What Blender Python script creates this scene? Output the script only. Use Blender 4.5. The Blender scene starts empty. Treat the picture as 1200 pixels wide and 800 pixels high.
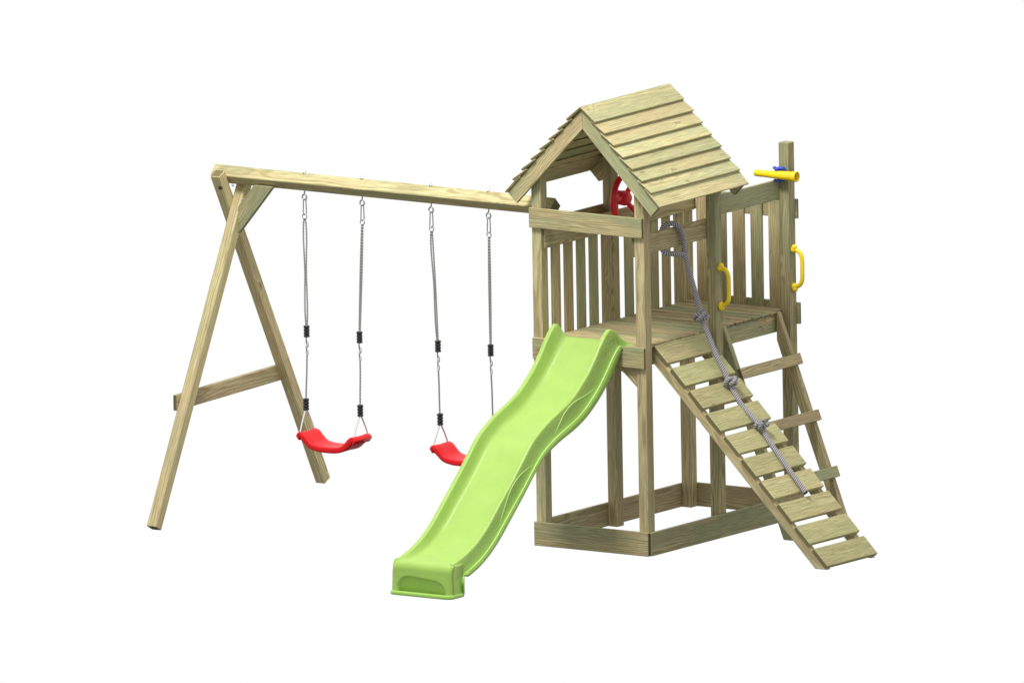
import bpy, bmesh, math, random
from mathutils import Vector, Matrix
random.seed(7)
S = bpy.context.scene
C = S.collection
V = Vector
# ------------------------------------------------------------------ scale of the product view
AX, AY, AZ = (157.2, 15.8), (108.1, -28.4), (-3.2, -188.0)     # how one metre reads in the view, used to size things
def at(px, py, Y):
    """world point at depth Y whose measured view position is (px, py)"""
    a, b = px - 759.5 - AY[0]*Y, py - 652 - AY[1]*Y
    det = AX[0]*AZ[1] - AZ[0]*AX[1]
    return V(((a*AZ[1] - AZ[0]*b)/det, Y, (AX[0]*b - AX[1]*a)/det))
def atx(px, py, X):
    a, b = px - 759.5 - AX[0]*X, py - 652 - AX[1]*X
    det = AY[0]*AZ[1] - AZ[0]*AY[1]
    return V((X, (a*AZ[1] - AZ[0]*b)/det, (AY[0]*b - AY[1]*a)/det))

# ------------------------------------------------------------------ materials
def newmat(name):
    m = bpy.data.materials.new(name); m.use_nodes = True
    nt = m.node_tree; nt.nodes.clear()
    out = nt.nodes.new('ShaderNodeOutputMaterial'); p = nt.nodes.new('ShaderNodeBsdfPrincipled')
    nt.links.new(p.outputs[0], out.inputs[0])
    return m, nt, p
class NT:
    def __init__(s, nt): s.nt = nt
    def _in(s, sock, v):
        if isinstance(v, bpy.types.NodeSocket): s.nt.links.new(v, sock)
        else: sock.default_value = v
    def math(s, op, a, b=0.0, c=None, clamp=False):
        n = s.nt.nodes.new('ShaderNodeMath'); n.operation = op; n.use_clamp = clamp
        s._in(n.inputs[0], a); s._in(n.inputs[1], b)
        if c is not None: s._in(n.inputs[2], c)
        return n.outputs[0]
    def comb(s, x, y, z):
        n = s.nt.nodes.new('ShaderNodeCombineXYZ'); s._in(n.inputs[0], x); s._in(n.inputs[1], y); s._in(n.inputs[2], z); return n.outputs[0]
    def sep(s, v):
        n = s.nt.nodes.new('ShaderNodeSeparateXYZ'); s._in(n.inputs[0], v); return n.outputs
    def vmul(s, v, k):
        n = s.nt.nodes.new('ShaderNodeVectorMath'); n.operation = 'MULTIPLY'; s._in(n.inputs[0], v); n.inputs[1].default_value = k; return n.outputs[0]
    def noise(s, v, scale=1.0, detail=2.0, rough=.5):
        n = s.nt.nodes.new('ShaderNodeTexNoise'); s._in(n.inputs['Vector'], v); n.inputs['Scale'].default_value = scale
        n.inputs['Detail'].default_value = detail; n.inputs['Roughness'].default_value = rough; return n.outputs['Fac']
    def mix(s, f, a, b, mode='MIX'):
        n = s.nt.nodes.new('ShaderNodeMix'); n.data_type = 'RGBA'; n.blend_type = mode
        s._in(n.inputs[0], f); s._in(n.inputs[6], a); s._in(n.inputs[7], b); return n.outputs[2]
    def mr(s, v, a, b, c=0.0, d=1.0, smooth=True):
        n = s.nt.nodes.new('ShaderNodeMapRange'); n.interpolation_type = 'SMOOTHSTEP' if smooth else 'LINEAR'
        s._in(n.inputs[0], v); n.inputs[1].default_value = a; n.inputs[2].default_value = b
        n.inputs[3].default_value = c; n.inputs[4].default_value = d; return n.outputs[0]
    def attr(s, name):
        n = s.nt.nodes.new('ShaderNodeAttribute'); n.attribute_name = name; return n
    def bump(s, h, strength, dist):
        n = s.nt.nodes.new('ShaderNodeBump'); s._in(n.inputs['Height'], h)
        n.inputs['Strength'].default_value = strength; n.inputs['Distance'].default_value = dist; return n.outputs[0]

def wood_mat(name, light, dark, green, brown, rough_sawn=0.0, ringk=.8, vary=.42):
    m, nt, p = newmat(name); N = NT(nt)
    co = N.attr('bco').outputs['Vector']; rnd = N.attr('brand').outputs['Fac']
    x, y, z = N.sep(co)
    # knots: sparse cells stretched along the board
    vo = nt.nodes.new('ShaderNodeTexVoronoi'); vo.inputs['Scale'].default_value = 1.0
    nt.links.new(N.vmul(co, (3.2, 8.5, 8.5)), vo.inputs['Vector'])
    kd = vo.outputs['Distance']; kc = N.sep(vo.outputs['Color'])[0]
    kon = N.math('GREATER_THAN', kc, .52)
    swirl = N.math('MULTIPLY', N.mr(kd, 0.0, .42, 1.0, 0.0), kon)
    warp1 = N.math('SUBTRACT', N.noise(N.vmul(co, (1.7, 7, 7)), 1, 2), .5)
    warp2 = N.math('SUBTRACT', N.noise(N.vmul(co, (5.5, 22, 22)), 1, 2), .5)
    r = N.math('SQRT', N.math('ADD', N.math('MULTIPLY', y, y), N.math('MULTIPLY', z, z)))
    r = N.math('ADD', r, N.math('MULTIPLY', warp1, .055))
    r = N.math('ADD', r, N.math('MULTIPLY', warp2, .010))
    r = N.math('ADD', r, N.math('MULTIPLY', swirl, .028))
    ring = N.math('SINE', N.math('MULTIPLY', r, 2*math.pi/.0125))
    ring = N.mr(ring, -.35, 1.0)
    fine = N.noise(N.vmul(co, (9, 210, 210)), 1, 3, .6)
    fine2 = N.noise(N.vmul(co, (3.0, 60, 60)), 1, 3, .6)
    col = N.mix(N.math('MULTIPLY', ring, ringk), light + (1,), dark + (1,))
    patch = N.noise(N.vmul(co, (1.3, 9, 9)), 1, 3, .55)
    patch = N.math('ADD', patch, N.math('MULTIPLY', N.math('SUBTRACT', rnd, .5), vary))
    col = N.mix(N.mr(patch, .42, .68, 0, .75), col, green + (1,), 'MIX')
    patch2 = N.noise(N.vmul(co, (2.1, 16, 16)), 1.0, 2, .5)
    patch2 = N.math('SUBTRACT', patch2, N.math('MULTIPLY', N.math('SUBTRACT', rnd, .5), .3))
    col = N.mix(N.mr(patch2, .52, .74, 0, .55), col, brown + (1,))
    col = N.mix(N.mr(fine2, .3, .75, 0.0, .42), col, dark + (1,))
    g = N.mr(fine, .25, .8, 1.20, .72)
    hsv = nt.nodes.new('ShaderNodeHueSaturation'); nt.links.new(col, hsv.inputs['Color'])
    val = N.math('MULTIPLY', g, N.math('ADD', .88, N.math('MULTIPLY', N.math('FRACT', N.math('MULTIPLY', rnd, 7.31)), .24)))
    nt.links.new(val, hsv.inputs['Value'])
    col = hsv.outputs[0]
    kn = N.math('MULTIPLY', N.mr(kd, .05, .13, 1.0, 0.0), kon)
    col = N.mix(N.math('MULTIPLY', kn, .6), col, (.15, .10, .045, 1))
    kn2 = N.math('MULTIPLY', N.mr(kd, .02, .06, 1.0, 0.0), kon)
    col = N.mix(N.math('MULTIPLY', kn2, .8), col, (.50, .44, .27, 1))
    # the odd drying crack
    crk = N.noise(N.vmul(co, (2.2, 95, 95)), 1, 1, .4)
    crm = N.mr(crk, .755, .79, 0, 1)
    col = N.mix(N.math('MULTIPLY', crm, .55), col, (.12, .09, .045, 1))
    eg = N.attr('endgrain').outputs['Fac']
    col = N.mix(N.math('MULTIPLY', eg, .85), col, tuple(v*.36 for v in dark) + (1,))
    nt.links.new(col, p.inputs['Base Color'])
    p.inputs['Roughness'].default_value = .78
    p.inputs['Specular IOR Level'].default_value = .25
    h = N.math('ADD', N.math('MULTIPLY', fine, .6 + rough_sawn), N.math('MULTIPLY', ring, -.35))
    h = N.math('SUBTRACT', h, crm)
    if rough_sawn:
        h = N.math('ADD', h, N.math('MULTIPLY', N.noise(N.vmul(co, (60, 160, 160)), 1, 2, .6), rough_sawn*1.4))
    nt.links.new(N.bump(h, .55, .0012 + .0016*rough_sawn), p.inputs['Normal'])
    return m
WOOD = wood_mat('treated_pine', (.510, .440, .235), (.285, .230, .113), (.275, .320, .180), (.42, .315, .18))
WOOD_R = wood_mat('roof_pine', (.575, .515, .275), (.36, .305, .14), (.41, .44, .24), (.53, .42, .235), 0.0, .7, .22)
WOOD_T = wood_mat('sawn_pine', (.47, .435, .220), (.315, .28, .125), (.35, .365, .175), (.43, .34, .18), .9, .5, .18)
WOOD_B = wood_mat('beam_pine', (.575, .51, .275), (.34, .285, .13), (.39, .41, .225), (.54, .40, .23))

def plastic(name, col, rough=.35, bump=0.0, sss=0.0):
    m, nt, p = newmat(name); N = NT(nt)
    tc = nt.nodes.new('ShaderNodeTexCoord').outputs['Object']
    n = N.noise(N.vmul(tc, (1, 1, 1)), 7, 3)
    c = N.mix(N.mr(n, .3, .7, 0, 1), tuple(v*.96 for v in col) + (1,), tuple(min(1, v*1.03) for v in col) + (1,))
    nt.links.new(c, p.inputs['Base Color'])
    nt.links.new(N.math('ADD', N.math('MULTIPLY', n, .12), rough - .06), p.inputs['Roughness'])
    if bump:
        nt.links.new(N.bump(N.noise(tc, 420, 2), bump, .0006), p.inputs['Normal'])
    return m
GREEN = plastic('lime_plastic', (.345, .555, .122), .42, .25)
def cheek():
    m = plastic('dotted_lime_plastic', (.345, .555, .122), .42, 0); nt = m.node_tree; N = NT(nt)
    p = [n for n in nt.nodes if n.type == 'BSDF_PRINCIPLED'][0]
    x, y, z = N.sep(N.attr('bco').outputs['Vector'])
    # moulded pimples follow a wavy band along the cheek
    vo = nt.nodes.new('ShaderNodeTexVoronoi'); vo.voronoi_dimensions = '2D'; vo.inputs['Scale'].default_value = 1; vo.inputs['Randomness'].default_value = .55
    nt.links.new(N.comb(N.math('MULTIPLY', x, 38), N.math('MULTIPLY', y, 5.0), 0.0), vo.inputs['Vector'])
    dot = N.mr(vo.outputs['Distance'], .14, .30, 1, 0)
    wave = N.math('ADD', .40, N.math('MULTIPLY', N.math('SINE', N.math('ADD', N.math('MULTIPLY', x, 8.2), .6)), .34))
    band = N.math('MULTIPLY', N.mr(N.math('ABSOLUTE', N.math('SUBTRACT', y, wave)), .16, .24, 1, 0), N.mr(y, .05, .12, 0, 1))
    band = N.math('MULTIPLY', band, N.mr(y, .72, .85, 1, 0))
    h = N.math('MULTIPLY', dot, band)
    c0 = p.inputs['Base Color'].links[0].from_socket
    nt.links.new(N.bump(h, .75, .005), p.inputs['Normal'])
    return m
GREEN_CH = cheek()
for m_ in (GREEN, GREEN_CH):                      # thin polyethylene lets some light through
    p_ = m_.node_tree.nodes['Principled BSDF']
    p_.inputs['Specular IOR Level'].default_value = .3
    p_.inputs['Subsurface Weight'].default_value = .55; p_.inputs['Subsurface Radius'].default_value = (.6, 1.0, .25); p_.inputs['Subsurface Scale'].default_value = .03
GREEN_LINE = plastic('pale_lime_relief', (.52, .83, .23), .45)
RED = plastic('red_plastic', (.70, .007, .012), .42, .15)
RED.node_tree.nodes['Principled BSDF'].inputs['Specular IOR Level'].default_value = .28
RED2 = plastic('wheel_red_plastic', (.80, .014, .03), .4, .15)
YEL = plastic('yellow_plastic', (.90, .66, .012), .36, .1)
BLUE = plastic('blue_plastic', (.03, .07, .55), .4)
BLACK = plastic('black_rubber', (.012, .012, .013), .5)
def steel():
    m, nt, p = newmat('zinc_steel'); N = NT(nt)
    tc = nt.nodes.new('ShaderNodeTexCoord').outputs['Object']
    c = N.mix(N.noise(tc, 120, 2), (.30, .30, .32, 1), (.62, .62, .64, 1)); nt.links.new(c, p.inputs['Base Color'])
    p.inputs['Metallic'].default_value = .9; p.inputs['Roughness'].default_value = .35
    return m
STEEL = steel()
def rope_mat(name, c1, c2, k_s, k_a, lo, hi):
    m, nt, p = newmat(name); N = NT(nt)
    x, y, z = N.sep(N.attr('bco').outputs['Vector'])
    ph = N.math('ADD', N.math('MULTIPLY', x, k_s), N.math('MULTIPLY', y, k_a))
    s = N.mr(N.math('SINE', ph), lo, hi)
    s = N.math('ADD', s, N.math('MULTIPLY', N.math('SUBTRACT', N.noise(N.comb(N.math('MULTIPLY', x, 400), y, z), 2, 2), .5), .5), clamp=True)
    c = N.mix(s, c1 + (1,), c2 + (1,)); nt.links.new(c, p.inputs['Base Color'])
    p.inputs['Roughness'].default_value = .85; p.inputs['Specular IOR Level'].default_value = .15
    return m
CORD = rope_mat('speckled_cord', (.012, .012, .015), (.60, .60, .58), 340, 2, -.35, .5)
CORD2 = rope_mat('white_cord', (.16, .15, .14), (.88, .88, .86), 420, 2, -.9, -.1)
ROPE = rope_mat('grey_violet_rope', (.10, .085, .10), (.44, .41, .43), 0, 0, -1, 1)
def rope3():
    m, nt, p = newmat('three_strand_rope'); N = NT(nt)
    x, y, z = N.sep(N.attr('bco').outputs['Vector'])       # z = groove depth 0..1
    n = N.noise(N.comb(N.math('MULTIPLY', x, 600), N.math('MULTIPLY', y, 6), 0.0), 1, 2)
    c = N.mix(N.mr(z, .42, .95), (.12, .115, .125, 1), (.52, .50, .515, 1))  # shade in the strand grooves is painted into the base colour
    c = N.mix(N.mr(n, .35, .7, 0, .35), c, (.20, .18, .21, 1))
    nt.links.new(c, p.inputs['Base Color'])
    p.inputs['Roughness'].default_value = .9; p.inputs['Specular IOR Level'].default_value = .1
    nt.links.new(N.bump(n, .4, .001), p.inputs['Normal'])
    return m
ROPE = rope3()

# ------------------------------------------------------------------ mesh collector
class MB:
    def __init__(s): s.v = []; s.f = []; s.c = []; s.r = []; s.sm = []; s.mi = []; s.eg = []
    def add(s, vs, fs, co=None, rnd=0.0, smooth=False, mi=0, eg=None):
        s.eg += eg or [0.0]*len(fs)
        b = len(s.v); s.v += [tuple(p) for p in vs]; s.f += [tuple(b+i for i in f) for f in fs]
        s.c += [tuple(p) for p in (co or vs)]; s.r += [rnd]*len(vs); s.sm += [smooth]*len(fs); s.mi += [mi]*len(fs)
    def board(s, vs, fs, d, bevel=.0028, dark_end=True):
        """a sawn piece of timber: d is its length direction"""
        bm = bmesh.new()
        bv = [bm.verts.new(p) for p in vs]
        for f in fs: bm.faces.new([bv[i] for i in f])
        bmesh.ops.recalc_face_normals(bm, faces=bm.faces)
        if bevel: bmesh.ops.bevel(bm, geom=list(bm.edges), offset=bevel, segments=1, affect='EDGES', profile=.5)
        bm.normal_update()
        bm.verts.ensure_lookup_table(); bm.verts.index_update()
        d = V(d).normalized()
        a = V((0, 0, 1)) if abs(d.z) < .8 else V((1, 0, 0))
        e = d.cross(a).normalized(); g = d.cross(e)
        cen = sum((v.co for v in bm.verts), V((0, 0, 0)))/len(bm.verts)
        ox, oy, oz = random.uniform(0, 40), random.choice((-1, 1))*random.uniform(.01, .075), random.choice((-1, 1))*random.uniform(.01, .075)
        co = [((v.co-cen).dot(d)+ox, (v.co-cen).dot(e)+oy, (v.co-cen).dot(g)+oz) for v in bm.verts]
        s.add([v.co[:] for v in bm.verts], [[v.index for v in f.verts] for f in bm.faces], co, random.random(),
              eg=[1.0 if dark_end and abs(f.normal.dot(d)) > .9 and abs(d.dot(f.normal)) else 0.0 for f in bm.faces])
        bm.free()
    def box(s, x0, x1, y0, y1, z0, z1, axis='X', bevel=.0028, dark_end=True):
        vs = [(x, y, z) for x in (x0, x1) for y in (y0, y1) for z in (z0, z1)]
        fs = [(0, 1, 3, 2), (4, 6, 7, 5), (0, 4, 5, 1), (2, 3, 7, 6), (0, 2, 6, 4), (1, 5, 7, 3)]
        s.board(vs, fs, {'X': (1, 0, 0), 'Y': (0, 1, 0), 'Z': (0, 0, 1)}[axis], bevel, dark_end and axis != 'Z')
    def prism(s, poly, ext, d, bevel=.0028):
        """poly: list of 3D points in one plane, ext: extrusion vector"""
        n = len(poly); e = V(ext)
        vs = [V(p) for p in poly] + [V(p)+e for p in poly]
        fs = [tuple(range(n)), tuple(range(2*n-1, n-1, -1))] + [(i, (i+1) % n, n+(i+1) % n, n+i) for i in range(n)]
        s.board(vs, fs, d, bevel)
    def tube(s, pts, r, n=8, closed=False, twist=0, depth=.0, caps=True, mi=0):
        pts = [V(p) for p in pts]; m = len(pts)
        rr = r if callable(r) else (lambda i: r)
        T = []
        for i in range(m):
            a = pts[(i-1) % m] if (closed or i > 0) else pts[i]; b = pts[(i+1) % m] if (closed or i < m-1) else pts[i]
            T.append((b-a).normalized())
        up = V((0, 0, 1)) if abs(T[0].z) < .9 else V((1, 0, 0))
        nrm = (up - T[0]*up.dot(T[0])).normalized()
        vs = []; co = []; L = 0.0
        for i in range(m):
            if i: L += (pts[i]-pts[i-1]).length
            nrm = (nrm - T[i]*nrm.dot(T[i])).normalized(); bi = T[i].cross(nrm)
            for k in range(n):
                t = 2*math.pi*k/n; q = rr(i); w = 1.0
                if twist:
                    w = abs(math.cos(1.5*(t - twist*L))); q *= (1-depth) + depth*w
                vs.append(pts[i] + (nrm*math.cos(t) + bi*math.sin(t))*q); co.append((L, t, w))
        fs = [(i*n+k, i*n+(k+1) % n, (i+1)*n+(k+1) % n, (i+1)*n+k) for i in range(m-1) for k in range(n)]
        if closed: fs += [((m-1)*n+k, (m-1)*n+(k+1) % n, (k+1) % n, k) for k in range(n)]
        elif caps: fs += [tuple(range(n-1, -1, -1)), tuple((m-1)*n+k for k in range(n))]
        s.add(vs, fs, co, 0, True, mi)
    def lathe(s, base, axis, prof, n=20):
        """prof: (along axis, radius)"""
        base = V(base); ax = V(axis).normalized(); up = V((0, 0, 1)) if abs(ax.z) < .9 else V((1, 0, 0))
        a = ax.cross(up).normalized(); b = ax.cross(a)
        vs = [base + ax*h + (a*math.cos(2*math.pi*k/n) + b*math.sin(2*math.pi*k/n))*r for h, r in prof for k in range(n)]
        m = len(prof)
        fs = [(i*n+k, i*n+(k+1) % n, (i+1)*n+(k+1) % n, (i+1)*n+k) for i in range(m-1) for k in range(n)]
        fs += [tuple(range(n-1, -1, -1)), tuple((m-1)*n+k for k in range(n))]
        s.add(vs, fs, None, 0, True)
    def ball(s, c, r, sc=(1, 1, 1), n=10):
        c = V(c); vs = [c + V((0, 0, r*sc[2]))]
        for i in range(1, n):
            t = math.pi*i/n
            for k in range(n*2): 
                p = math.pi*k/n; vs.append(c + V((math.sin(t)*math.cos(p)*r*sc[0], math.sin(t)*math.sin(p)*r*sc[1], math.cos(t)*r*sc[2])))
        vs.append(c - V((0, 0, r*sc[2]))); q = 2*n
        fs = [(0, 1+k, 1+(k+1) % q) for k in range(q)]
        for i in range(n-2):
            fs += [(1+i*q+k, 1+(i+1)*q+k, 1+(i+1)*q+(k+1) % q, 1+i*q+(k+1) % q) for k in range(q)]
        e = len(vs)-1; fs += [(e, 1+(n-2)*q+(k+1) % q, 1+(n-2)*q+k) for k in range(q)]
        s.add(vs, fs, None, 0, True)
    def build(s, name, mats, parent=None, fix=True):
        me = bpy.data.meshes.new(name)
        o = bpy.data.objects.new(name, me); C.objects.link(o)
        pts = [V(p) for p in s.v]
        if parent is not None:
            o.parent = parent
            off = root_loc(parent)
            pts = [p - off for p in pts]
        me.from_pydata([p[:] for p in pts], [], s.f)
        a = me.attributes.new('bco', 'FLOAT_VECTOR', 'POINT'); a.data.foreach_set('vector', [x for p in s.c for x in p])
        a = me.attributes.new('brand', 'FLOAT', 'POINT'); a.data.foreach_set('value', s.r)
        a = me.attributes.new('endgrain', 'FLOAT', 'FACE'); a.data.foreach_set('value', s.eg)
        for m in (mats if isinstance(mats, (list, tuple)) else [mats]): me.materials.append(m)
        me.polygons.foreach_set('use_smooth', s.sm); me.polygons.foreach_set('material_index', s.mi)
        if fix:
            bm = bmesh.new(); bm.from_mesh(me); bmesh.ops.recalc_face_normals(bm, faces=bm.faces); bm.to_mesh(me); bm.free()
        me.update()
        return o
def root_loc(o):
    p = V((0, 0, 0))
    while o is not None: p += o.location; o = o.parent
    return p
def thing(name, label, cat, loc, group=None):
    o = bpy.data.objects.new(name, None); C.objects.link(o); o.location = loc; o.empty_display_size = .2
    o['label'] = label; o['category'] = cat
    if group: o['group'] = group
    return o
def part_box(name, parent, dims, axis='X', mat=None, label=None):
    m = MB(); m.box(*dims, axis); o = m.build(name, mat or WOOD, parent)
    if label: o['label'] = label
    return o
def spline(pts, n, closed=False):
    pts = [V(p) for p in pts]; m = len(pts); out = []
    segs = m if closed else m-1
    for i in range(segs):
        if closed: p0, p1, p2, p3 = pts[i-1], pts[i], pts[(i+1) % m], pts[(i+2) % m]
        else: p0, p1, p2, p3 = pts[max(i-1, 0)], pts[i], pts[i+1], pts[min(i+2, m-1)]
        for k in range(n):
            t = k/n
            out.append(.5*((2*p1) + (p2-p0)*t + (2*p0-5*p1+4*p2-p3)*t*t + (3*p1-p0-3*p2+p3)*t**3))
    if not closed: out.append(pts[-1])
    return out

# ================================================================== PLAY TOWER
XL, XR = -.842, -.006                    # outer faces of the posts
PW = .07
YF, YM, YB = .02, .793, 1.59             # front faces of the three post pairs
ZF = 1.295                               # platform height
tower = thing('play_tower', 'wooden play tower with gabled plank roof, slatted railings and a raised platform', 'play tower', (-.42, .84, 0))
for x0 in (XL, XR-PW):
    for y0 in (YF, YM, YB):
        top = 2.334
        part_box('post', tower, (x0, x0+PW, y0, y0+PW, 0.0, top), 'Z')
# foot frame
part_box('base_board', tower, (-.848, .002, -.002, .0195, 0, .148), 'X')
part_box('base_board', tower, (XR+.0005, .0145, .02, 1.68, 0, .146), 'Y')
part_box('base_board', tower, (XL-.020, XL-.0005, .050, 1.66, 0, .146), 'Y')
part_box('base_board', tower, (XL-.020, XR, YB+PW+.0005, YB+PW+.0205, 0, .146), 'X')
# platform
pl = MB(); edge = YF+.0005; n = 17; pitch = (1.637-edge)/n
for i in range(n):
    y0 = edge + i*pitch; y1 = y0+pitch-.024
    hit = any(not (y1 < a-.001 or y0 > a+PW+.001) for a in (YF, YM, YB))
    x1 = XR-PW-.003 if hit else -.045+random.uniform(-.002, .002)
    pl.box(-.770, x1, y0, y1, ZF-.020, ZF+random.uniform(-.0015, .001), 'X', .0045)
platform = pl.build('platform', WOOD, tower)
for xx, y0, y1 in ((-.081, YF+PW, YM), (-.081, YM+PW, YB), (-.44, .021, 1.62), (XL+PW+.001, .021, 1.635)):
    part_box('joist', platform, (xx, xx+.021, y0+.001, y1-.001, 1.165, ZF-.0215), 'Y')
# front boards
part_box('rail', tower, (-.8385, -.0065, -.001, .0195, 1.165, 1.296), 'X', label='board under the top of the slide')
part_box('rail', tower, (-.849, -.008, -.001, .0195, 1.979, 2.103), 'X')
# side rails
part_box('rail', tower, (XR-PW-.021, XR-PW-.0005, YF+.001, YM+.03, 1.853, 1.976), 'Y')
part_box('rail', tower, (XR-PW-.021, XR-PW-.0005, YM+.035, YB+PW, 1.979, 2.102), 'Y')
part_box('rail', tower, (XL+PW+.0005, XL+PW+.0205, YF+.008, YB+PW-.005, 1.850, 1.973), 'Y')
part_box('rail', tower, (XL-.0205, XL-.0005, .050, YM+PW, 1.882, 2.004), 'Y', label='outer board that carries the swing beam')
part_box('rail', tower, (XL, .006, YB+PW+.0005, YB+PW+.0205, 1.853, 1.975), 'X')
part_box('rail', tower, (XL, .012, YB+PW+.0005, YB+PW+.0205, 1.198, 1.331), 'X')
# railing panels (slats)
def panel(spans, along, lo, hi, z0, z1):
    m = MB()
    for a, b in spans:
        zz = z1 + random.uniform(-.004, .003)
        if along == 'Y': m.box(lo, hi, a, b, z0, zz, 'Z')
        else: m.box(a, b, lo, hi, z0, zz, 'Z')
    return m.build('railing_panel', WOOD, tower)
panel([(.140, .226), (.277, .362), (.413, .498), (.549, .634), (.685, .770)], 'Y', XL+PW-.018, XL+PW, 1.17, 1.965)
panel([(.932, 1.016), (1.067, 1.152), (1.204, 1.288), (1.339, 1.418), (1.469, 1.554)], 'Y', XL+PW-.018, XL+PW, 1.17, 1.965)
panel([(-.735, -.650), (-.602, -.516), (-.468, -.380), (-.332, -.246), (-.198, -.112)], 'X', 1.6415, 1.6595, 1.215, 1.955)
# knee braces under the platform
m = MB(); m.prism([(XR-PW-.001, .03, 1.037), (XR-PW-.001, .03, 1.163), (-.241, .03, 1.163), (-.235, .03, 1.155), (-.178, .03, 1.124)], (0, .045, 0), (-.707, 0, .707)); m.build('brace', WOOD, tower)
m = MB(); m.prism([(XL+PW+.001, .03, 1.037), (XL+PW+.001, .03, 1.163), (-.607, .03, 1.163), (-.613, .03, 1.155), (-.670, .03, 1.124)], (0, .045, 0), (.707, 0, .707)); m.build('brace', WOOD, tower)
# roof
XC = -.420; q = math.sqrt(.5)
for (y0, y1) in ((-.021, -.0015), (.866, .905)):
    y0 = -.026 if y0 < 0 else y0
    for sgn in (1, -1):
        def R(s, nn): return V((XC + sgn*(s*q + nn*q), y0, 2.757 - s*q + nn*q))     # s down the slope, nn outwards
        poly = [V((XC+sgn*.0006, y0, 2.757)), R(.80, 0), R(.80, -.09), V((XC+sgn*.0006, y0, 2.63))]
        m = MB(); m.prism(poly, (0, y1-y0, 0), (sgn*q, 0, -q)); m.build('rafter', WOOD, tower)
for sgn in (1, -1):
    m = MB()
    for k in range(8):
        s1 = .128 + .0965*k; s0 = s1 - .126; h1 = .027 if k < 7 else .004; h0 = .0025
        if k == 7: s1 = .806; s0 = .655; h0 = .0005
        th = .012
        ya, yb = -.042 + random.uniform(-.003, .003), .928 + random.uniform(-.003, .003)
        def R(s, nn): return V((XC + sgn*(s*q + nn*q), ya, 2.757 - s*q + nn*q))
        if k == 0: poly = [V((XC+sgn*.001, ya, 2.760)), R(s1, h1-.013), R(s1-.001, h1+.002), V((XC+sgn*.001, ya, 2.774))]
        elif k == 7: poly = [R(s0, .001), R(s1, .001), R(s1, .0135), R(s0, .0125)]
        else: poly = [R(s0, h0-.003), R(s1, h1-.011), R(s1-.002, h1+.004), R(s0, h0+.004)]
        m.prism(poly, (0, yb-ya, 0), (0, 1, 0), .0022)
    m.build('roof_slope', WOOD_R, tower)
# grab handles
for Y, zt, zb in ((.829, 1.674, 1.440), (1.625, 1.668, 1.437)):
    m = MB(); x0 = XR
    path = spline([(x0+.012, Y, zt), (x0+.030, Y, zt-.003), (x0+.054, Y, zt-.018), (x0+.068, Y, zt-.050), (x0+.070, Y, (zt+zb)/2), (x0+.068, Y, zb+.050), (x0+.054, Y, zb+.018), (x0+.030, Y, zb+.003), (x0+.012, Y, zb)], 6)
    m.tube(path, .0135, 12)
    for z, sg in ((zt, 1), (zb, -1)):
        m.lathe((x0+.0005, Y, z), (1, 0, 0), [(0, .022), (.008, .023), (.020, .019), (.026, .012)], 18)
        m.ball((x0+.015, Y-.003, z+sg*.014), .0185, (1, 1, 1), 8)
    m.build('grab_handle', YEL, tower)
# steering wheel on the middle post
m = MB(); cx, cy, cz, Rw = -.668, .810, 2.053, .156
rim_ = MB(); rim_.tube([(cx, cy+Rw*math.cos(t*math.pi/24), cz+Rw*math.sin(t*math.pi/24)) for t in range(48)], .0125, 12, closed=True)
m.add([(cx+(p[0]-cx)*1.75, p[1], p[2]) for p in rim_.v], rim_.f, None, 0, True)
for a in (48, -48, 180):
    a = math.radians(a); d = V((0, math.cos(a), math.sin(a)))
    m.tube([V((cx-.022, cy, cz)), V((cx-.020, cy, cz))+d*.06, V((cx, cy, cz))+d*Rw], lambda i: (.020, .016, .014)[i], 8)
wheel = m.build('steering_wheel', RED2, tower)
m = MB(); m.lathe((XL+PW+.001, cy+.022, cz), (1, 0, 0), [(0, .042), (.02, .040), (.022, .030), (.045, .030)], 24)
m.lathe((XL+PW+.045, cy, cz), (1, 0, 0), [(0, .044), (.040, .048), (.050, .044), (.051, .036), (.068, .035), (.072, .030)], 24)
m.build('hub', RED2, wheel)
# telescope on the tall corner post
m = MB(); ty, tz = 1.535, 2.141
m.lathe((-.212, ty, tz), (1, 0, 0), [(0, .016), (.001, .021), (.03, .022), (.06, .0215), (.12, .0235), (.20, .027), (.275, .030), (.276, .0325), (.308, .033), (.310, .030), (.309, .026), (.27, .024), (.2, .020)], 28)
tele = m.build('telescope', YEL, tower)
m = MB()
m.box(-.066, -.018, ty+.022, YB-.001, tz-.044, tz+.044, 'Z', .008)
m.tube(spline([(-.05, ty+.035, tz+.036), (-.05, ty+.015, tz+.038), (-.05, ty-.002, tz+.034), (-.05, ty-.012, tz+.029)], 4), .011, 10)
m.tube(spline([(-.05, ty+.035, tz-.038), (-.05, ty+.015, tz-.040), (-.05, ty, tz-.036)], 4), .010, 10)
m.ball((-.082, ty+.022, tz+.038), .013, (1.1, .8, .8), 7); m.ball((-.080, ty+.022, tz-.040), .012, (1.1, .8, .8), 7)
m.ball((-.040, ty+.016, tz+.040), .016, (1.6, .9, .6), 7)
m.build('mount', BLUE, tele)
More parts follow.
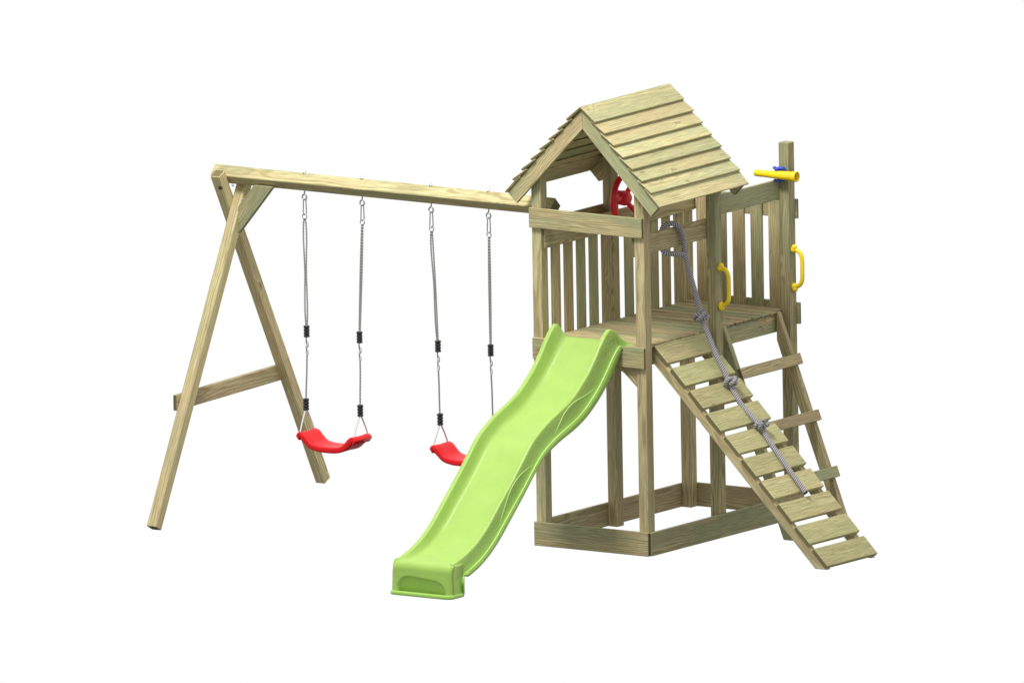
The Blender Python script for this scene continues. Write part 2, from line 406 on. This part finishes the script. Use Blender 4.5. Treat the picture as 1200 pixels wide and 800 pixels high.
# bolt heads
# ================================================================== SWING FRAME
Y0, ZT = .264, 2.068; h = .058
frame = thing('swing_stand', 'long wooden swing beam on an A-shaped pair of legs beside the tower', 'swing frame', (-3.2, .264, 0))
m = MB(); xl, xr = -3.366, -.829
m.prism([(xl, Y0-h, ZT), (xl, Y0, ZT+h), (xl, Y0+h, ZT), (xl, Y0, ZT-h)], (xr-xl, 0, 0), (1, 0, 0), .004)
m.build('beam', WOOD_B, frame)
u = .523; ln = math.hypot(1, u); cu, su = 1/ln, u/ln
def leg(front, x0, base_y, ztop):
    # base_y: where the inner lower edge meets the ground
    sg = 1 if front else -1                      # front leg leans backwards going up
    b = V((x0, base_y, 0)); up = V((0, sg*su, cu)); out = V((0, -sg*cu, su))*.07
    L1 = ztop/cu
    poly = [b, b+out, b+out+up*(L1-.0), b+up*(L1+.0)]
    m = MB(); m.prism(poly, (.0695, 0, 0), up, .004)
    return m.build('leg', WOOD_B, frame)
leg(True, -3.2355, -.672, 2.02)
leg(False, -3.3055, 1.203, 2.075)
m = MB()                                         # crossbar on the outer side of both legs
a0, a1 = V((-3.236, -.380, 0)), V((-3.308, .905, 0)); t = V((-.028, -.0016, 0))
m.prism([a0+V((0, 0, .695)), a1+V((0, 0, .695)), a1+V((0, 0, .793)), a0+V((0, 0, .793))], t, a1-a0); m.build('crossbar', WOOD, frame)
m = MB(); m.prism([(-3.045, .210, 2.026), (-2.903, .210, 2.026), (-3.1655, .210, 1.715), (-3.1655, .210, 1.880)], (0, .034, 0), (.66, 0, .75)); m.build('brace', WOOD, frame)
m = MB()
def bolt(p, ax, r=.008, mb=None): m.lathe(p, ax, [(0, r), (.003, r), (.006, r*.5)], 12)
hooks = (-2.702, -2.272, -1.758, -1.330)
def torus(mb, c, R, r, nrm, sx=1.0, sz=1.0, k=20, n=8):
    nrm = V(nrm).normalized(); a = V((0, 0, 1)); a = (a - nrm*a.dot(nrm)).normalized(); b = nrm.cross(a)
    mb.tube([V(c) + b*R*sx*math.cos(2*math.pi*i/k) + a*R*sz*math.sin(2*math.pi*i/k) for i in range(k)], r, n, closed=True)
for X in hooks:
    hk = MB()
    nb = MB(); nb.lathe((X, Y0, ZT+h-.006), (0, 0, 1), [(0, .010), (.008, .010), (.010, .006), (.018, .006), (.019, .004)], 12)
    nb.build('bolt', STEEL, frame)
    p = [(X, Y0, ZT-h+.01), (X, Y0, ZT-h-.014), (X-.010, Y0, ZT-h-.024)]
    p += [(X-.001+.016*math.cos(a), Y0, ZT-h-.037+.016*math.sin(a)) for a in [math.radians(v) for v in range(150, 421, 18)]]
    hk.tube(spline(p, 2), .0050, 8)
    hk.build('hook', STEEL, frame)
for px, py in ((258.5, 219.8),):
    b = MB(); p = at(px, py, .152); b.lathe(p + V((0, -.004, 0)), (0, -.88, -.48), [(0, .013), (.004, .0125), (.0045, .006), (.012, .006)], 14); b.build('bolt', BLACK, frame)  # black disc and stud stand in for the dark hole in the leg
for px, py, Y in ((272.8, 217.0, .222), (302, 207, .232)):
    b = MB(); p = at(px, py, Y); b.ball(p, .008, (1, 1, 1), 6); b.build('bolt', STEEL, frame)
b = MB(); b.ball(atx(284.6, 233.5, -3.165), .007, (1, 1, 1), 6); b.build('bolt', STEEL, frame)

# ================================================================== SWINGS
def swing(label, hx, Ys, adj1, adj2, ends, seat_x, seat_z, link_drop):
    """hx: hook X pair; adj*: view heights of the rubber adjusters; everything hangs at depth Y0 easing to Ys"""
    root = thing('swing', label, 'swing', ((hx[0]+hx[1])/2, Ys, seat_z), 'red swings hanging from the beam')
    # seat
    m = MB(); W = .445; D = .185; nx, ny = 44, 10
    prof = [(-.2225, -.012), (-.212, .006), (-.190, .010), (-.165, -.002), (-.138, -.030), (-.11, -.054), (-.06, -.066), (0, -.068),
            (.06, -.066), (.11, -.054), (.138, -.030), (.165, -.002), (.190, .010), (.212, .006), (.2225, -.012)]
    top = spline([(a, 0, b) for a, b in prof], 5)
    bot = []
    for i, p in enumerate(top):
        tfrac = abs(p.x)/.2225; th = .036 + .018*max(0, (tfrac-.55)/.45)**1.2
        if tfrac > .95: th *= 1-((tfrac-.95)/.05)*.35
        a = top[max(i-1, 0)]; c = top[min(i+1, len(top)-1)]; tg = (c-a).normalized(); nn = V((tg.z, 0, -tg.x))
        if abs(nn.x) > .75: nn = V((-.6 if p.x > 0 else .6, 0, -.8))
        bot.append(p + nn*th)
    rows = []
    cs = [(-.5, .5), (-.5, .86), (-.489, .95), (-.46, 1.0), (-.2, .96), (0, .94), (.2, .96), (.46, 1.0), (.489, .95), (.5, .86), (.5, .5)]
    ring_n = 2*len(cs)-2
    vs = []
    for tpt, bpt in zip(top, bot):
        for f, w in cs: vs.append(bpt.lerp(tpt, w) + V(((seat_x), Ys + f*D, seat_z)))
        for f, w in reversed(cs[1:-1]): vs.append(bpt.lerp(tpt, 1-w) + V((seat_x, Ys + f*D, seat_z)))
    m_ = len(top)
    fs = [(i*ring_n+k, i*ring_n+(k+1) % ring_n, (i+1)*ring_n+(k+1) % ring_n, (i+1)*ring_n+k) for i in range(m_-1) for k in range(ring_n)]
    fs += [tuple(range(ring_n)), tuple((m_-1)*ring_n+k for k in range(ring_n))]
    m.add(vs, fs, None, 0, True)
    m.build('seat', RED, root)
    for side in (0, 1):
        X = hx[side]; hookp = V((X-.001, Y0, ZT-h-.053))
        px = lambda x, y, Y: at(x, y, Y)
        # adjusters
        A1 = at(adj1[side][0], adj1[side][1], Y0*.55+Ys*.45); A2 = at(adj2[side][0], adj2[side][1], Y0*.15+Ys*.85)
        ringc = hookp + V((0, 0, -.104)) + V((0, (Ys-Y0)*.05, 0))
        rp = MB()
        # doubled cord from ring to upper adjuster
        for sg, bow in ((-1, link_drop[side][0]), (1, link_drop[side][1])):
            pts = [ringc + V((sg*.004, 0, -.012))]
            for i, f in enumerate((.08, .2, .34, .5, .66, .82, .94, 1.0)):
                c = ringc.lerp(A1, f); w = bow[i]
                pts.append(c + V((sg*w, 0, 0)))
            rp.tube(spline(pts, 5), .0050, 8)
        chain_end = A1 + V((0, 0, -.150)); chain_end.x = (A1.x*.8+A2.x*.2)
        rp.tube(spline([chain_end, chain_end.lerp(A2, .3)+V((.001, 0, 0)), chain_end.lerp(A2, .7)-V((.001, 0, 0)), A2], 6), .0052, 8)
        rope = rp.build('rope', CORD, root)
        sp = MB()
        ex = seat_x + (-1, 1)[side]*.200; tz = seat_z - .004
        for f in (-.42, .42):
            e = V((ex, Ys+f*.185, tz + (.006)))
            a = A2 + V((0, f*.02, -.035))
            sp.tube(spline([a, a.lerp(e, .5)+V((0, f*.01, 0)), e], 5), .0050, 8)
        sp.build('rope', CORD2, root)
        cb = MB()
        top_ = hookp; bt = ringc + V((0, 0, .014))
        zc = (top_.z+bt.z)/2; L = (top_.z-bt.z)/2+.004
        loop = [(-.006, L-.002), (0, L), (.006, L-.002), (.010, L-.012), (.0125, -L+.02), (.010, -L+.006), (0, -L), (-.010, -L+.006), (-.011, -L+.02), (-.008, L-.012)]
        cb.tube(spline([(top_.x+a, Y0, zc+b) for a, b in loop], 4, True), .0040, 8, closed=True)
        torus(cb, ringc, .0155, .0036, (0, 1, 0))
        cb.build('carabiner', STEEL, rope)
        # short chain under the upper adjuster
        ch = MB(); z = A1.z-.040
        for k in range(4):
            torus(ch, (A1.x+(-.004, .004, -.003, .002)[k], A1.y, z-.014-k*.026), .0115, .0034, (.35 if k % 2 else .95, 1, 0), .75, 1.5, 16, 6)
        ch.build('chain', STEEL, rope)
        for A in (A1, A2):
            ad = MB(); pr = [(0, .012)]
            for k in range(4):
                z0 = k*.0185; hgt = .0105 if k < 3 else .0135
                pr += [(z0+.0005, .0175), (z0+.0025, .0190), (z0+hgt, .0190), (z0+hgt+.002, .0175), (z0+hgt+.0025, .0115)]
            pr += [(.0715, .010)]
            ad.lathe(A-V((0, 0, .0355)), (0, 0, 1), pr, 20)
            ad.build('rope_adjuster', BLACK, rope)
    return root
B0 = (.010, .012, .008, .005, .008, .009, .005, .003)
B1 = (.004, .005, .006, .006, .005, .004, .003, .003)
swing('red swing seat hanging clear at the far left of the beam, near the A-frame legs', hooks[:2], .227,
      ((359.3, 388), (421.3, 395)), ((358.7, 473.3), (422.2, 480.8)), None, -2.487, .520, ((B0, B0), (B1, B1)))
swing('red swing seat half hidden behind the green slide', hooks[2:], .290,
      ((513.2, 405.5), (575.0, 410.3)), ((515.8, 491), (578.2, 502)), None, -1.535, .508, ((B0, B1), (B1, B1)))

# ================================================================== SLIDE
slide = thing('slide', 'lime green plastic wavy slide running down from the tower platform', 'slide', (-.405, -1.0, 0))
CX = -.405
Rp = [(710.6, 392.5), (703.8, 406.3), (698.8, 418.8), (690, 437.5), (681, 452.8), (672.5, 465.5), (662.5, 476.5), (645, 493), (631, 509.3), (621.5, 524),
      (612.5, 542.0), (600, 566), (586, 591.5), (572.5, 616.5), (560, 635), (548, 648), (536.5, 657.5)]
T = [V((0, .078, 1.312)), V((0, .035, 1.320)), V((0, -.008, 1.352)), V((0, -.045, 1.390)), V((0, -.085, 1.411))]
for p in Rp: 
    w = atx(p[0], p[1], -.19); T.append(V((0, w.y, w.z)))
T.append(V((0, -1.835, .213)))
#        slope angle, floor depth, flange depth, rim
n0 = len(T)
def ang(i):
    a = T[max(i-1, 4)]; b = T[min(i+1, n0-1)]; return math.atan2(a.z-b.z, a.y-b.y)
A = [0, 5, 12, 20, 32]; A = [math.radians(v) for v in A]
for i in range(5, n0): A.append(ang(i))
A[-1] = math.radians(12)
fd = [.002, .008, .045, .080, .100, .105, .098, .090, .084, .080, .078, .076, .075, .075, .075, .075, .074, .072, .068, .058, .040, .020, .006]
gd = [.020, .028, .070, .110, .135, .140, .138, .134, .132, .130, .126, .122, .118, .114, .110, .105, .102, .100, .098, .098, .098, .098, .098]
rd = [.004, .006, .012, .020, .030, .040, .048, .050, .048, .046, .042, .040, .034, .028, .022, .022, .026, .030, .030, .028, .026, .022, .020]
fl = [.040, .034, .020, .008, .002] + [0]*18          # the mouth flares outwards at the very top
assert len(fd) == len(gd) == len(rd) == len(A) == n0, (n0, len(A), len(fd), len(gd), len(rd))
key = [V((T[i].y, T[i].z, A[i])) for i in range(n0)]
k1 = spline(key, 5); k2 = spline([V((fd[i], gd[i], rd[i])) for i in range(n0)], 5); k3 = spline([V((fl[i], 0, 0)) for i in range(n0)], 5)
def station(i):
    y, z, a = k1[i]; f, g, r = k2[i]; e = k3[i].x; w_ = min(1, max(0, (y+1.775)/.03))
    dn = V((0, math.sin(a), -math.cos(a)))
    def P(x, d): return V((CX + x, y, z)) + dn*d
    half = [(.220+.018*w_+e, g+r*w_), (.220+.018*w_+e, g+.004), (.219+.013*w_+e, g-.002), (.2185+.0055*w_+e, g-.003), (.218+.003*w_+e, g-.012), (.2175+e, g*.5), (.2155+e, .007), (.2135+e, .0015), (.210+e, -.001), (.189+e, -.001), (.185+e*.8, .0012), (.1825+e*.7, f*.04+.005),
            (.176+e*.5, f*.38), (.168+e*.3, f*.72), (.157+e*.2, f*.94), (.138, f), (.08, f*1.02), (.03, f*1.03)]
    L = [(-x, d) for x, d in half]
    return [P(x, max(d, -.001)) for x, d in L + half[::-1]]
st = [station(i) for i in range(len(k1))]
# shorten: the skirt near the foot is cut at the ground
J = len(st[0])
vs = []
for row in st:
    for p in row: vs.append(V((p.x, p.y, max(p.z, .004))))
fs = [(i*J+j, i*J+j+1, (i+1)*J+j+1, (i+1)*J+j) for i in range(len(st)-1) for j in range(J-1)]
Ls = [0.0]
for i in range(1, len(k1)): Ls.append(Ls[-1] + math.hypot(k1[i].x-k1[i-1].x, k1[i].y-k1[i-1].y))
cc = []
for i in range(len(st)):
    for j in range(J):
        jj = min(j, J-1-j)
        wz = (1.3, 1.15, 1.05, 1.0, .93, .5, .12, .03)[jj] if jj < 8 else -.5
        cc.append((Ls[i], wz, 0))
m = MB(); m.add(vs, fs, cc, 0, True)
body = m.build('channel', GREEN_CH, slide, fix=True)
so = body.modifiers.new('shell', 'SOLIDIFY'); so.thickness = .004; so.offset = -1
# foot: hollow box below the run-out with a recessed front
ft = MB(); yfr = -1.868; ztop = k1[-1].y
nx, nz = 60, 40
def foot_front(ix, iz):
    s = iz/nz; x = (-.222 + .444*ix/nx)*(1+.035*s)
    # roll over the top edge
    if s < .42:
        t = s/.42*math.pi/2; y = -1.822 - .047*math.sin(t) ; z = ztop-.0010 - .0540*(1-math.cos(t))
    else:
        t = (s-.42)/.58; y = -1.869 - .006*t; z = (ztop-.055)*(1-t)
    edge_ = max(0, (abs(x)-.196)/.026); y += .018*edge_**2*min(1, s*6); z -= .016*edge_**2*min(1, s*6)*(1-s)
    # recess arch
    ax_ = (x-.004)/.178; top_z = .118 - .012*(x+.02)/.165
    ins = 1 - abs(ax_)**5
    zz = top_z*max(0, ins)**.35 if ins > 0 else 0
    d = (zz - z)/.012
    w = min(1, max(0, d)); w = w*w*(3-2*w)
    y += (.008*w + .25*max(0, zz-z))*(0 if ins <= 0 else 1)
    return V((CX + x, y, max(z, .004)))
vs = [foot_front(i, k) for k in range(nz+1) for i in range(nx+1)]
fs = [(k*(nx+1)+i, k*(nx+1)+i+1, (k+1)*(nx+1)+i+1, (k+1)*(nx+1)+i) for k in range(nz) for i in range(nx)]
ft.add(vs, fs, None, 0, True)
for sg in (-1, 1):      # side cheeks down to the ground
    prof = []
    vs = []; K = 10
    for k in range(K+1):
        s = k/K
        z = (ztop-.006)*(1-s)+.004*s
        yf = -1.835 - .012*min(1, s*4)
        ya = -1.745 if z < .115 else -1.745 + (z-.115)*.3
        for i, f in enumerate((0, .5, 1)):
            xx = .2205 + .0085*s
            vs.append(V((CX+sg*xx, (yf-.006)*(1-f)+ya*f, z)))
    fs = [(k*3+i, k*3+i+1, (k+1)*3+i+1, (k+1)*3+i) for k in range(K) for i in range(2)]
    ft.add(vs, fs, None, 0, True)
foot = ft.build('foot', GREEN, slide)
so = foot.modifiers.new('shell', 'SOLIDIFY'); so.thickness = .004; so.offset = -1
# rim round the foot
rm = MB()
w_ = .221
rp_ = [(CX+w_, -1.745, .013), (CX+w_, -1.84, .013), (CX+w_-.004, -1.862, .013), (CX+w_-.022, -1.878, .013), (CX+.15, -1.882, .013), (CX, -1.882, .013), (CX-.15, -1.882, .013), (CX-w_+.022, -1.878, .013), (CX-w_+.004, -1.862, .013), (CX-w_, -1.84, .013), (CX-w_, -1.745, .013)]
path = spline(rp_, 6)
for i in range(1):
    n_ = len(path); vs = []; 
    for i, p in enumerate(path):
        a = path[max(i-1, 0)]; b = path[min(i+1, n_-1)]; tg = (b-a).normalized(); nr = V((tg.y, -tg.x, 0))
        for o_, z in ((-.012, .001), (.012, .001), (.014, .006), (.013, .021), (.009, .025), (-.010, .025), (-.012, .022)):
            vs.append(V((p.x, p.y, 0)) - nr*o_ + V((0, 0, z)))
    fs = [(i*7+k, i*7+(k+1) % 7, (i+1)*7+(k+1) % 7, (i+1)*7+k) for i in range(n_-1) for k in range(7)] + [tuple(range(7)), tuple((n_-1)*7+k for k in range(7))]
    rm.add(vs, fs, None, 0, True)
for sg in (-1, 1):
    rm.tube([(CX+sg*.232, -1.748, .02), (CX+sg*.2345, -1.752, .085), (CX+sg*.2375, -1.752, .128)], .0075, 8)
rm.build('rim', GREEN, slide)
# bright moulding line and wave relief on the right cheek
wv = MB()
fl_pts = []
for i in range(18, len(k1), 3):
    if k1[i].x < -1.775: break
    y, z, a = k1[i]; g = k2[i].y; fl_pts.append(V((CX+.233+k3[i].x, y, z)) + V((0, math.sin(a), -math.cos(a)))*(g-.004))
wv.tube(spline(fl_pts, 3), .0034, 6)
w1 = [(714.4, 412.5), (713.4, 425), (707.5, 440), (695, 456), (685, 463.8), (671, 472.5), (661, 485), (654, 500), (647.5, 513), (639.5, 528)]
w2 = [(641, 525.5), (627.5, 541), (610, 556), (600, 570.5), (593.5, 587), (588.5, 603), (581.7, 623), (571, 642), (559, 656), (549, 663.5), (539, 667)]
for w in (w1, w2):
    wv.tube(spline([atx(a, b, CX+.2185) for a, b in w], 6), .0024, 6)
wv.build('relief_line', GREEN_LINE, slide)
# ================================================================== CLIMBING RAMP
ramp = thing('climbing_ramp', 'sloping wooden climbing ramp of ten rough planks beside the front tower post', 'climbing ramp', (.8, .4, 0))
K0 = 1.283                                   # X + Z of the plank surface
def RP(s, nn, y):                            # s metres down the slope from the platform edge, nn below the surface
    return V((-.014 + s*q - nn*q, y, 1.297 - s*q - nn*q))
for k in range(10):
    s0 = k*.1835 + .001; s1 = s0 + .1445
    if k == 9: s1 = s0+.143
    ya = .123 + random.uniform(-.002, .003); yb = .665 + random.uniform(-.004, .004)
    m = MB(); m.prism([RP(s0, 0, ya), RP(s1, 0, ya), RP(s1, .027, ya), RP(s0, .027, ya)], (0, yb-ya, 0), (0, 1, 0), .003)
    m.build('plank', WOOD_T, ramp)
for ya in (.131, .614):
    def low(x, nn): return V((x, ya, K0 - nn/q - x))
    xs = -.057
    z_end = .002
    poly = [V((xs, ya, K0-.0275/q-xs)), V((K0-.0275/q-z_end, ya, z_end)), V((K0-.090/q-z_end, ya, z_end)), V((xs, ya, K0-.090/q-xs))]
    m = MB(); m.prism(poly, (0, .045, 0), (q, 0, -q)); m.build('stringer', WOOD, ramp)

# ================================================================== LADDER
lad = thing('ladder', 'steep wooden ladder with three flat rungs leading up to the open balcony', 'ladder', (.4, 1.2, 0))
sl = .386; lc = 1/math.hypot(1, sl); ls = sl*lc
def LX(z): return .063 + (1.037-z)*sl        # outer plane
for y0 in (.902, 1.490):
    zt_ = 1.297
    poly = [(LX(zt_)-.0, y0, zt_), (LX(.001), y0, .001), (LX(.001)-.075, y0, .001), (-.0435, y0, 1.037+(.063-.075+.0435)/sl), (-.0435, y0, zt_)]
    m = MB(); m.prism(poly, (0, .040, 0), (-ls, 0, lc)); m.build('stringer', WOOD, lad)
for k in range(3):
    z = 1.003 - .340*k
    c = V((LX(z), .897, z)); dn = V((ls, 0, -lc)); out = V((lc, 0, ls))
    L = .650
    poly = [c-dn*.034+out*.0005, c+dn*.034+out*.0005, c+dn*.034+out*.030, c-dn*.034+out*.030]
    m = MB(); m.prism(poly, (0, L, 0), (0, 1, 0)); m.build('rung', WOOD, lad)

# ================================================================== CLIMBING ROPE
rope = thing('climbing_rope', 'thick grey knotted climbing rope looped over the side rail and lying down the ramp', 'climbing rope', (-.08, .5, 1.9))
def knot(mb, c, R, r, ax, roll=0.0, seg=90):
    ax = V(ax).normalized(); a = V((0, 1, 0)); a = (a-ax*a.dot(ax)).normalized(); b = ax.cross(a)
    pts = []
    for i in range(seg):
        t = 2*math.pi*i/seg
        rr = R*(1+.48*math.cos(3*t)); x = rr*math.cos(2*t+roll); y = rr*math.sin(2*t+roll); z = R*.62*math.sin(3*t)
        pts.append(V(c)+a*x+b*y+ax*z)
    mb.tube(pts, r, 12, closed=True, twist=165, depth=.24)
RRAD = .0178
path = [(803, 300, .505), (807, 316, .512), (812.5, 335, .512), (817.5, 353, .510), (821.5, 371, .508), (825, 380, .506), (830.5, 394, .504), (838, 413, .502), (846, 430, .500), (855, 449, .498),
        (862, 463, .490), (870, 475.5, .484), (880, 487, .478), (891, 500, .472), (900, 515, .462), (910.5, 530, .450), (922, 546.5, .435), (934, 563, .420), (944, 577, .408)]
P3 = [at(*p) for p in path]
sp = spline(P3, 46)
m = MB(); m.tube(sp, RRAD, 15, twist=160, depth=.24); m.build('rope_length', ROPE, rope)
m = MB(); xr_ = XR-PW-.0105
# loop round the rail: over the top, down behind, back under and forward
lp = [(-.050, .520, 1.800), (-.050, .515, 1.86), (-.048, .495, 1.93), (-.056, .46, 1.985), (-.078, .415, 2.006), (-.112, .385, 1.985), (-.122, .372, 1.92), (-.118, .372, 1.86), (-.098, .382, 1.828), (-.072, .41, 1.818), (-.050, .455, 1.812), (-.038, .500, 1.800), (-.036, .520, 1.785)]
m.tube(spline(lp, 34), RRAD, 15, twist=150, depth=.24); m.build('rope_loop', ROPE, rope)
for (c, ax, roll) in ((P3[4], P3[5]-P3[3], .3), (P3[9], P3[10]-P3[8], 1.4), (P3[13], P3[14]-P3[12], 2.2)):
    m = MB(); sc = 1.0 if c is P3[4] else .95
    if c is not P3[4]: c = c + V((q, 0, q))*.012
    knot(m, c, .0285*sc, .0150, ax, roll)
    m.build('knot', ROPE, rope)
m = MB(); e = P3[-1]; d = (P3[-1]-P3[-2]).normalized(); m.lathe(e, d, [(0, .0155), (.004, .0150), (.006, .010)], 14); m.build('rope_end', BLACK, rope)

# ================================================================== LIGHT
FRONT, CEIL = .57, .88
w = bpy.data.worlds.new('World'); S.world = w; w.use_nodes = True
nt = w.node_tree; nt.nodes.clear(); N = NT(nt)
wo = nt.nodes.new('ShaderNodeOutputWorld'); bg = nt.nodes.new('ShaderNodeBackground'); nt.links.new(bg.outputs[0], wo.inputs[0])
tc = nt.nodes.new('ShaderNodeTexCoord'); dx, dy, z = N.sep(tc.outputs['Generated'])
# unseen studio made up to shape the ambient light: white backdrop behind the playset, lit ceiling, dimmer room behind the camera, dim floor
away = N.math('ADD', N.math('MULTIPLY', dx, -.57), N.math('MULTIPLY', dy, .82))
room = N.mr(z, -.05, .75, FRONT, CEIL)
room = N.math('ADD', N.math('MULTIPLY', N.mr(away, .10, .50), N.math('SUBTRACT', 1.0, room)), room)
room = N.math('MULTIPLY', room, N.mr(z, -.62, -.34, .10, 1.0))
nt.links.new(N.comb(room, room, room), bg.inputs[0]); bg.inputs[1].default_value = 1.0
def area(name, d, dist, size, power, tgt=(-1.2, .2, 1.2), col=(1, .98, .95)):
    l = bpy.data.lights.new(name, 'AREA'); l.energy = power; l.size = size; l.color = col; l.shape = 'DISK'
    o = bpy.data.objects.new(name, l); C.objects.link(o); d = V(d).normalized()
    o.location = V(tgt)+d*dist; o.rotation_euler = d.to_track_quat('Z', 'Y').to_euler()
area('key_lamp', (.10, -.46, .88), 9, 2.2, 860)

# ================================================================== CAMERA
r1 = V((157.2, 108.1, -3.2)); r2 = V((-15.8, 28.4, 188.0))
s = (r1.length+r2.length)/2
right = r1.normalized(); up = (r2 - right*r2.dot(right)).normalized(); back = right.cross(up)
cam = bpy.data.cameras.new('camera'); cam.type = 'ORTHO'; cam.ortho_scale = 1200/s
co = bpy.data.objects.new('camera', cam); C.objects.link(co); S.camera = co
centre = right*((600-759.5)/s) - up*((400-652)/s)
pos = centre + back*25
M = Matrix((right, up, back)).transposed().to_4x4(); M.translation = pos; co.matrix_world = M
cam.clip_end = 200
S.view_settings.view_transform = 'Standard'; S.view_settings.look = 'None'; S.view_settings.exposure = 0; S.view_settings.gamma = 1
